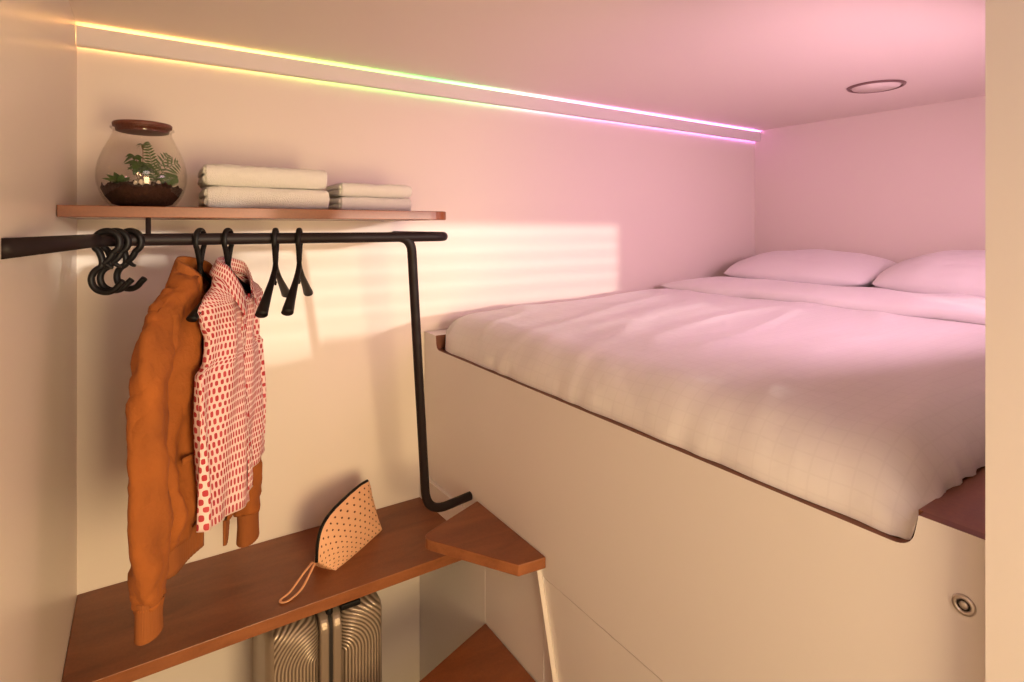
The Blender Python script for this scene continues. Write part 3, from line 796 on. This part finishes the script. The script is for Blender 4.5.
def leaf(bm, base, tip, width, droop=0.0, up=Vector((0, -0.5, 1)), n=7):
    base, tip = Vector(base), Vector(tip); d = tip-base; side = d.cross(up).normalized()
    L = []; Rr = []; M = []
    for i in range(n+1):
        t = i/n; c = base+d*t+Vector((0, 0, -droop*t*t)); w = width*math.sin(PI*min(1, t**0.75))+0.0002
        nrm = side.cross(d).normalized()
        L.append(bm.verts.new(c+side*w+nrm*w*0.25)); Rr.append(bm.verts.new(c-side*w+nrm*w*0.25)); M.append(bm.verts.new(c))
    for i in range(n):
        bm.faces.new((L[i], M[i], M[i+1], L[i+1])); bm.faces.new((M[i], Rr[i], Rr[i+1], M[i+1]))
# succulent-like broad plant left
pl = bpy.data.objects.new('broadleaf_plant', None); C.objects.link(pl); pl.parent = tr; pl.location = (-0.055, -0.025, 0.058)
bm = bmesh.new()
for a, l, w, up_ in ((-2.9, 0.048, 0.011, 0.02), (2.7, 0.040, 0.010, 0.032), (2.1, 0.036, 0.010, 0.040), (-2.2, 0.040, 0.011, 0.012), (0.9, 0.035, 0.010, 0.028), (-0.7, 0.035, 0.010, 0.018), (-1.5, 0.03, 0.01, 0.03), (1.5, 0.032, 0.009, 0.035)):
    leaf(bm, (0, 0, 0), (l*math.cos(a), l*math.sin(a), up_), w, 0.006)
link('leaf_cluster', bm, M_leaf, pl, True)
# tall leafy plant centre
pl = bpy.data.objects.new('leafy_plant', None); C.objects.link(pl); pl.parent = tr; pl.location = (-0.008, -0.02, 0.058)
bm = bmesh.new()
stems = [((0, 0, 0), (-0.004, 0, 0.05), (-0.012, 0, 0.075)), ((0, 0, 0), (0.008, 0.0, 0.06), (0.008, 0, 0.105)), ((0, 0, 0), (-0.01, 0, 0.03), (-0.03, 0, 0.045)), ((0, 0, 0), (0.01, -0.005, 0.03), (0.016, -0.005, 0.055))]
for s in stems: tube(bm, smooth_path(s, 4), 0.0011, 6)
link('stem', bm, M_stem, pl, True)
bm = bmesh.new(); rr = random.Random(3)
for (c, spread, num, w) in (((-0.012, 0, 0.075), 0.030, 5, 0.009), ((0.002, -0.01, 0.045), 0.034, 9, 0.013), ((-0.004, -0.012, 0.055), 0.036, 7, 0.013), ((0.008, 0, 0.105), 0.020, 6, 0.004), ((0.016, -0.005, 0.05), 0.028, 5, 0.010)):
    for k in range(num):
        a = 2*PI*k/num+rr.random()
        leaf(bm, c, (c[0]+spread*math.cos(a), c[1]+spread*0.8*math.sin(a), c[2]+rr.uniform(-0.012, 0.008)), w, 0.010)
link('leaf_cluster', bm, M_leaf, pl, True)
# fern at the right, arching fronds
fern = bpy.data.objects.new('fern', None); C.objects.link(fern); fern.parent = tr; fern.location = (0.030, -0.015, 0.058)
for (p, w) in (([(0, 0, 0), (-0.006, 0, 0.055), (-0.020, 0, 0.115)], 0.020), ([(0, 0, 0), (0.028, -0.01, 0.045), (0.062, -0.015, 0.062)], 0.030), ([(0, 0, 0), (0.018, 0.01, 0.055), (0.036, 0.012, 0.085)], 0.026), ([(0, 0, 0), (0.030, -0.02, 0.018), (0.060, -0.03, 0.022)], 0.020)):
    bm = bmesh.new(); P = smooth_path(p, 9); tube(bm, P, 0.0009, 6)
    for i in range(3, len(P)-1, 2 if w > 0.021 else 1):
        t = i/len(P); d = (P[i+1]-P[i-1]).normalized(); sd = d.cross(Vector((0, 1, 0.2))).normalized(); l = w*math.sin(PI*(0.15+0.8*t))
        for s in (-1, 1): leaf(bm, P[i], P[i]+sd*s*l+d*l*0.55, 0.0025, 0.004, up=Vector((0, -1, 0.3)), n=4)
    link('frond', bm, M_leaf2, fern, True)
for (x, y, z, r) in ((-0.004, -0.070, 0.062, 0.007), (0.012, -0.072, 0.063, 0.008), (0.040, -0.064, 0.062, 0.0065), (-0.018, -0.066, 0.06, 0.006)):
    bm = bmesh.new(); bmesh.ops.create_icosphere(bm, subdivisions=3, radius=r)
    for v in bm.verts: v.co *= 1+0.18*noise.noise(v.co*140+Vector((x*90, 0, 0))); v.co.z *= 1.35
    o = link('pebble', bm, M_pebble, tr, True); o.location = (x, y, z)

# ------------------------------------------------------------------ pouch
PB = Vector((0.425, 1.735, ZS)); PD = Vector((0.681-0.469, 1.860-1.706, 0)); PL = PD.length
pz = math.atan2(PD.y, PD.x)
po = thing('cosmetic_pouch', 'peach dotted zip pouch with wrist strap standing on the bench shelf', 'pouch', (0.450, 1.738, ZS+0.0005), pz)
# local: x along length 0..PL, y thickness (-y toward viewer), z up
def pouch_outline(u):   # top ridge height and x
    return u
PLn = 0.262
def ridge(t):   # path of zipper from left low end to right top
    pts = [(-0.022, 0.034), (-0.017, 0.088), (0.004, 0.130), (0.048, 0.153), (0.120, 0.166), (0.19, 0.172), (0.238, 0.169)]
    n = len(pts)-1; i = min(int(t*n), n-1); f = t*n-i
    p0, p1, p2, p3 = pts[max(i-1, 0)], pts[i], pts[i+1], pts[min(i+2, n)]
    return tuple(0.5*((2*p1[q])+(p2[q]-p0[q])*f+(2*p0[q]-5*p1[q]+4*p2[q]-p3[q])*f*f+(3*p1[q]-p0[q]-3*p2[q]+p3[q])*f**3) for q in (0, 1))
def pouch_side(s):
    def fn(u, v):      # u along length, v base->ridge
        rx, rz = ridge(u); bx = 0.012+PLn*1.05*u
        by = s*(0.044+0.004*math.sin(u*PI))*(1-0.75*sstep(0.88, 1.0, u)); 
        x = bx+(rx-bx)*v; z = rz*v
        y = by*(1-v)+s*0.004*v+s*0.016*math.sin(PI*v)*math.sin(PI*min(1, u*1.05))
        x += 0.003*noise.noise(Vector((u*6, v*5, s)))
        y += 0.003*noise.noise(Vector((u*9, v*7, s*3)))
        return (x, y, z)
    return fn
bm = bmesh.new()
for s in (-1, 1): grid(bm, 48, 26, pouch_side(s), uvfn=lambda u, v: (u*0.26, v*0.17))
# base and left gusset
def basef(u, v): a = pouch_side(-1)(u, 0); b = pouch_side(1)(u, 0); return tuple(a[i]+(b[i]-a[i])*v for i in range(3))
grid(bm, 48, 6, basef, uvfn=lambda u, v: (u*0.26, v*0.08))
def gus(u, v): a = pouch_side(-1)(0, v); b = pouch_side(1)(0, v); return (a[0]+(b[0]-a[0])*u-0.005*math.sin(PI*u)*(1-v), a[1]+(b[1]-a[1])*u, a[2])
grid(bm, 8, 26, gus, uvfn=lambda u, v: (u*0.08, v*0.1))
def gur(u, v): a = pouch_side(-1)(1, v); b = pouch_side(1)(1, v); return tuple(a[i]+(b[i]-a[i])*u for i in range(3))
grid(bm, 4, 26, gur, uvfn=lambda u, v: (u*0.02, v*0.17))
bmesh.ops.remove_doubles(bm, verts=bm.verts, dist=0.0005)
link('pouch_body', bm, M_pouch, po, True)
bm = bmesh.new(); zp = [Vector((ridge(t/40)[0], 0, ridge(t/40)[1]+0.001)) for t in range(0, 40)]
tube(bm, zp, 0.0055, 10, flat=(1.0, 0.8), fdir=(0, 1, 0)); link('zipper', bm, M_blackplastic, po, True)
inv = Matrix.Rotation(-pz, 4, 'Z') @ Matrix.Translation(-Vector((0.450, 1.738, ZS+0.0005)))
loop = [inv @ Vector(p) for p in ((0.418, 1.715, ZS+0.045), (0.385, 1.685, ZS+0.038), (0.345, 1.664, ZS+0.012), (0.318, 1.655, ZS+0.004), (0.318, 1.640, ZS+0.004), (0.338, 1.640, ZS+0.004), (0.375, 1.662, ZS+0.010), (0.410, 1.695, ZS+0.034), (0.423, 1.711, ZS+0.042))]
bm = bmesh.new(); tube(bm, smooth_path(loop, 7), 0.0030, 8, flat=(0.5, 1.3), fdir=(0, 0, 1)); link('wrist_strap', bm, M_strap, po, True)

# ------------------------------------------------------------------ suitcase
sc = thing('suitcase', 'ribbed champagne hard-shell suitcase standing under the bench shelf', 'suitcase', (0.445, 1.615, 0.0), -0.04)
SH = 0.692; SZ = 0.028
def shell(x0, x1):
    bm = rbox(x0, 0.0, SZ, x1, 0.37, SH, 0.045, 6); return bm
link('shell', shell(-0.170, -0.024), M_case, sc, True)
link('shell', shell(0.024, 0.160), M_case, sc, True)
def yz_loop(x0, x1, ins, r):
    P = fillet([(ins, SZ+ins), (0.37-ins, SZ+ins), (0.37-ins, SH-ins), (ins, SH-ins)], [r]*4, 10); bm = bmesh.new()
    a = [bm.verts.new((x0, y, z)) for y, z in P]; b = [bm.verts.new((x1, y, z)) for y, z in P]; n = len(P)
    bm.faces.new(a); bm.faces.new(b[::-1])
    for i in range(n): bm.faces.new((a[i], a[(i+1) % n], b[(i+1) % n], b[i]))
    return bm
for x0, x1, m, nm, ins in ((-0.030, -0.005, M_caseplain, 'seam_rim', -0.004), (0.005, 0.030, M_caseplain, 'seam_rim', -0.004), (-0.005, 0.005, M_hole, 'zipper', 0.002)):
    o = link(nm, yz_loop(x0, x1, ins, 0.055), m, sc, False)
    if nm == 'seam_rim':
        md = o.modifiers.new('b', 'BEVEL'); md.width = 0.006; md.segments = 3; md.limit_method = 'ANGLE'; md.angle_limit = math.radians(50)
bm = bmesh.new(); tube(bm, fillet3([(0.0, 0.03, SH-0.004), (0.0, 0.03, SH+0.012), (0.0, 0.20, SH+0.012), (0.0, 0.20, SH-0.004)], [0.015, 0.015]), 0.011, 12, flat=(1, 1.7))
link('carry_handle', bm, M_blackplastic, sc, True)
bm = rbox(0.030, 0.012, SH-0.005, 0.088, 0.055, SH+0.012, 0.004); link('latch', bm, M_blackplastic, sc)
for x in (-0.10, 0.10):
    for y in (0.06, 0.31):
        bm = bmesh.new(); bmesh.ops.create_cone(bm, cap_ends=True, segments=24, radius1=0.018, radius2=0.018, depth=0.022)
        bmesh.ops.rotate(bm, verts=bm.verts, cent=(0, 0, 0), matrix=Matrix.Rotation(PI/2, 3, 'Y'))
        bmesh.ops.translate(bm, verts=bm.verts, vec=(x, y, 0.018)); box(bm, x-0.014, y-0.006, 0.02, x+0.014, y+0.006, SZ+0.004)
        link('wheel', bm, M_rubber, sc)

# ------------------------------------------------------------------ lights
def area(name, loc, target, sx, sy, col, power, spread=PI):
    l = bpy.data.lights.new(name, 'AREA'); l.shape = 'RECTANGLE'; l.size = sx; l.size_y = sy; l.color = col; l.energy = power; l.spread = spread
    o = bpy.data.objects.new(name, l); C.objects.link(o); o.location = loc
    d = Vector(target)-Vector(loc); o.rotation_euler = d.to_track_quat('-Z', 'Y').to_euler(); return o
s = bpy.data.lights.new('sun', 'SUN'); s.energy = 2.5; s.angle = math.radians(2.1); s.color = (1.0, 0.91, 0.76)
so = bpy.data.objects.new('sun', s); C.objects.link(so); so.location = (2, -3, 3)
so.rotation_euler = Vector((-0.436, 1.0, -0.085)).to_track_quat('-Z', 'Y').to_euler()
area('room_fill', (0.37, -0.55, ZC-0.03), (0.40, 0.6, 0.8), 0.7, 0.8, (1.0, 0.80, 0.76), 13)  # added soft fill for the room, no fixture there
area('low_fill', (0.45, -0.9, 1.3), (0.10, 1.8, 1.15), 0.6, 0.9, (1.0, 0.74, 0.38), 15, math.radians(95))  # added warm fill behind the camera, aimed at the niche
area('bunk_fill', (2.0, 0.275, H+0.13), (2.3, 1.7, H+0.16), 1.6, 0.2, (1.0, 0.58, 0.76), 14, math.radians(145))  # added pink fill for the bunk, hidden behind the partition
w = bpy.data.worlds.new('world'); bpy.context.scene.world = w; w.use_nodes = True
w.node_tree.nodes['Background'].inputs[0].default_value = (1.0, 0.85, 0.78, 1); w.node_tree.nodes['Background'].inputs[1].default_value = 0.35

# ------------------------------------------------------------------ camera
cam = bpy.data.cameras.new('camera'); cam.sensor_width = 36; cam.lens = 36*560/1024; cam.shift_y = -114/1024; cam.clip_start = 0.02
co = bpy.data.objects.new('camera', cam); C.objects.link(co); co.location = (0, 0, H); co.rotation_euler = (PI/2, 0, -math.radians(33.3))
bpy.context.scene.camera = co
bpy.context.scene.view_settings.view_transform = 'Standard'
bpy.context.scene.view_settings.exposure = -0.08
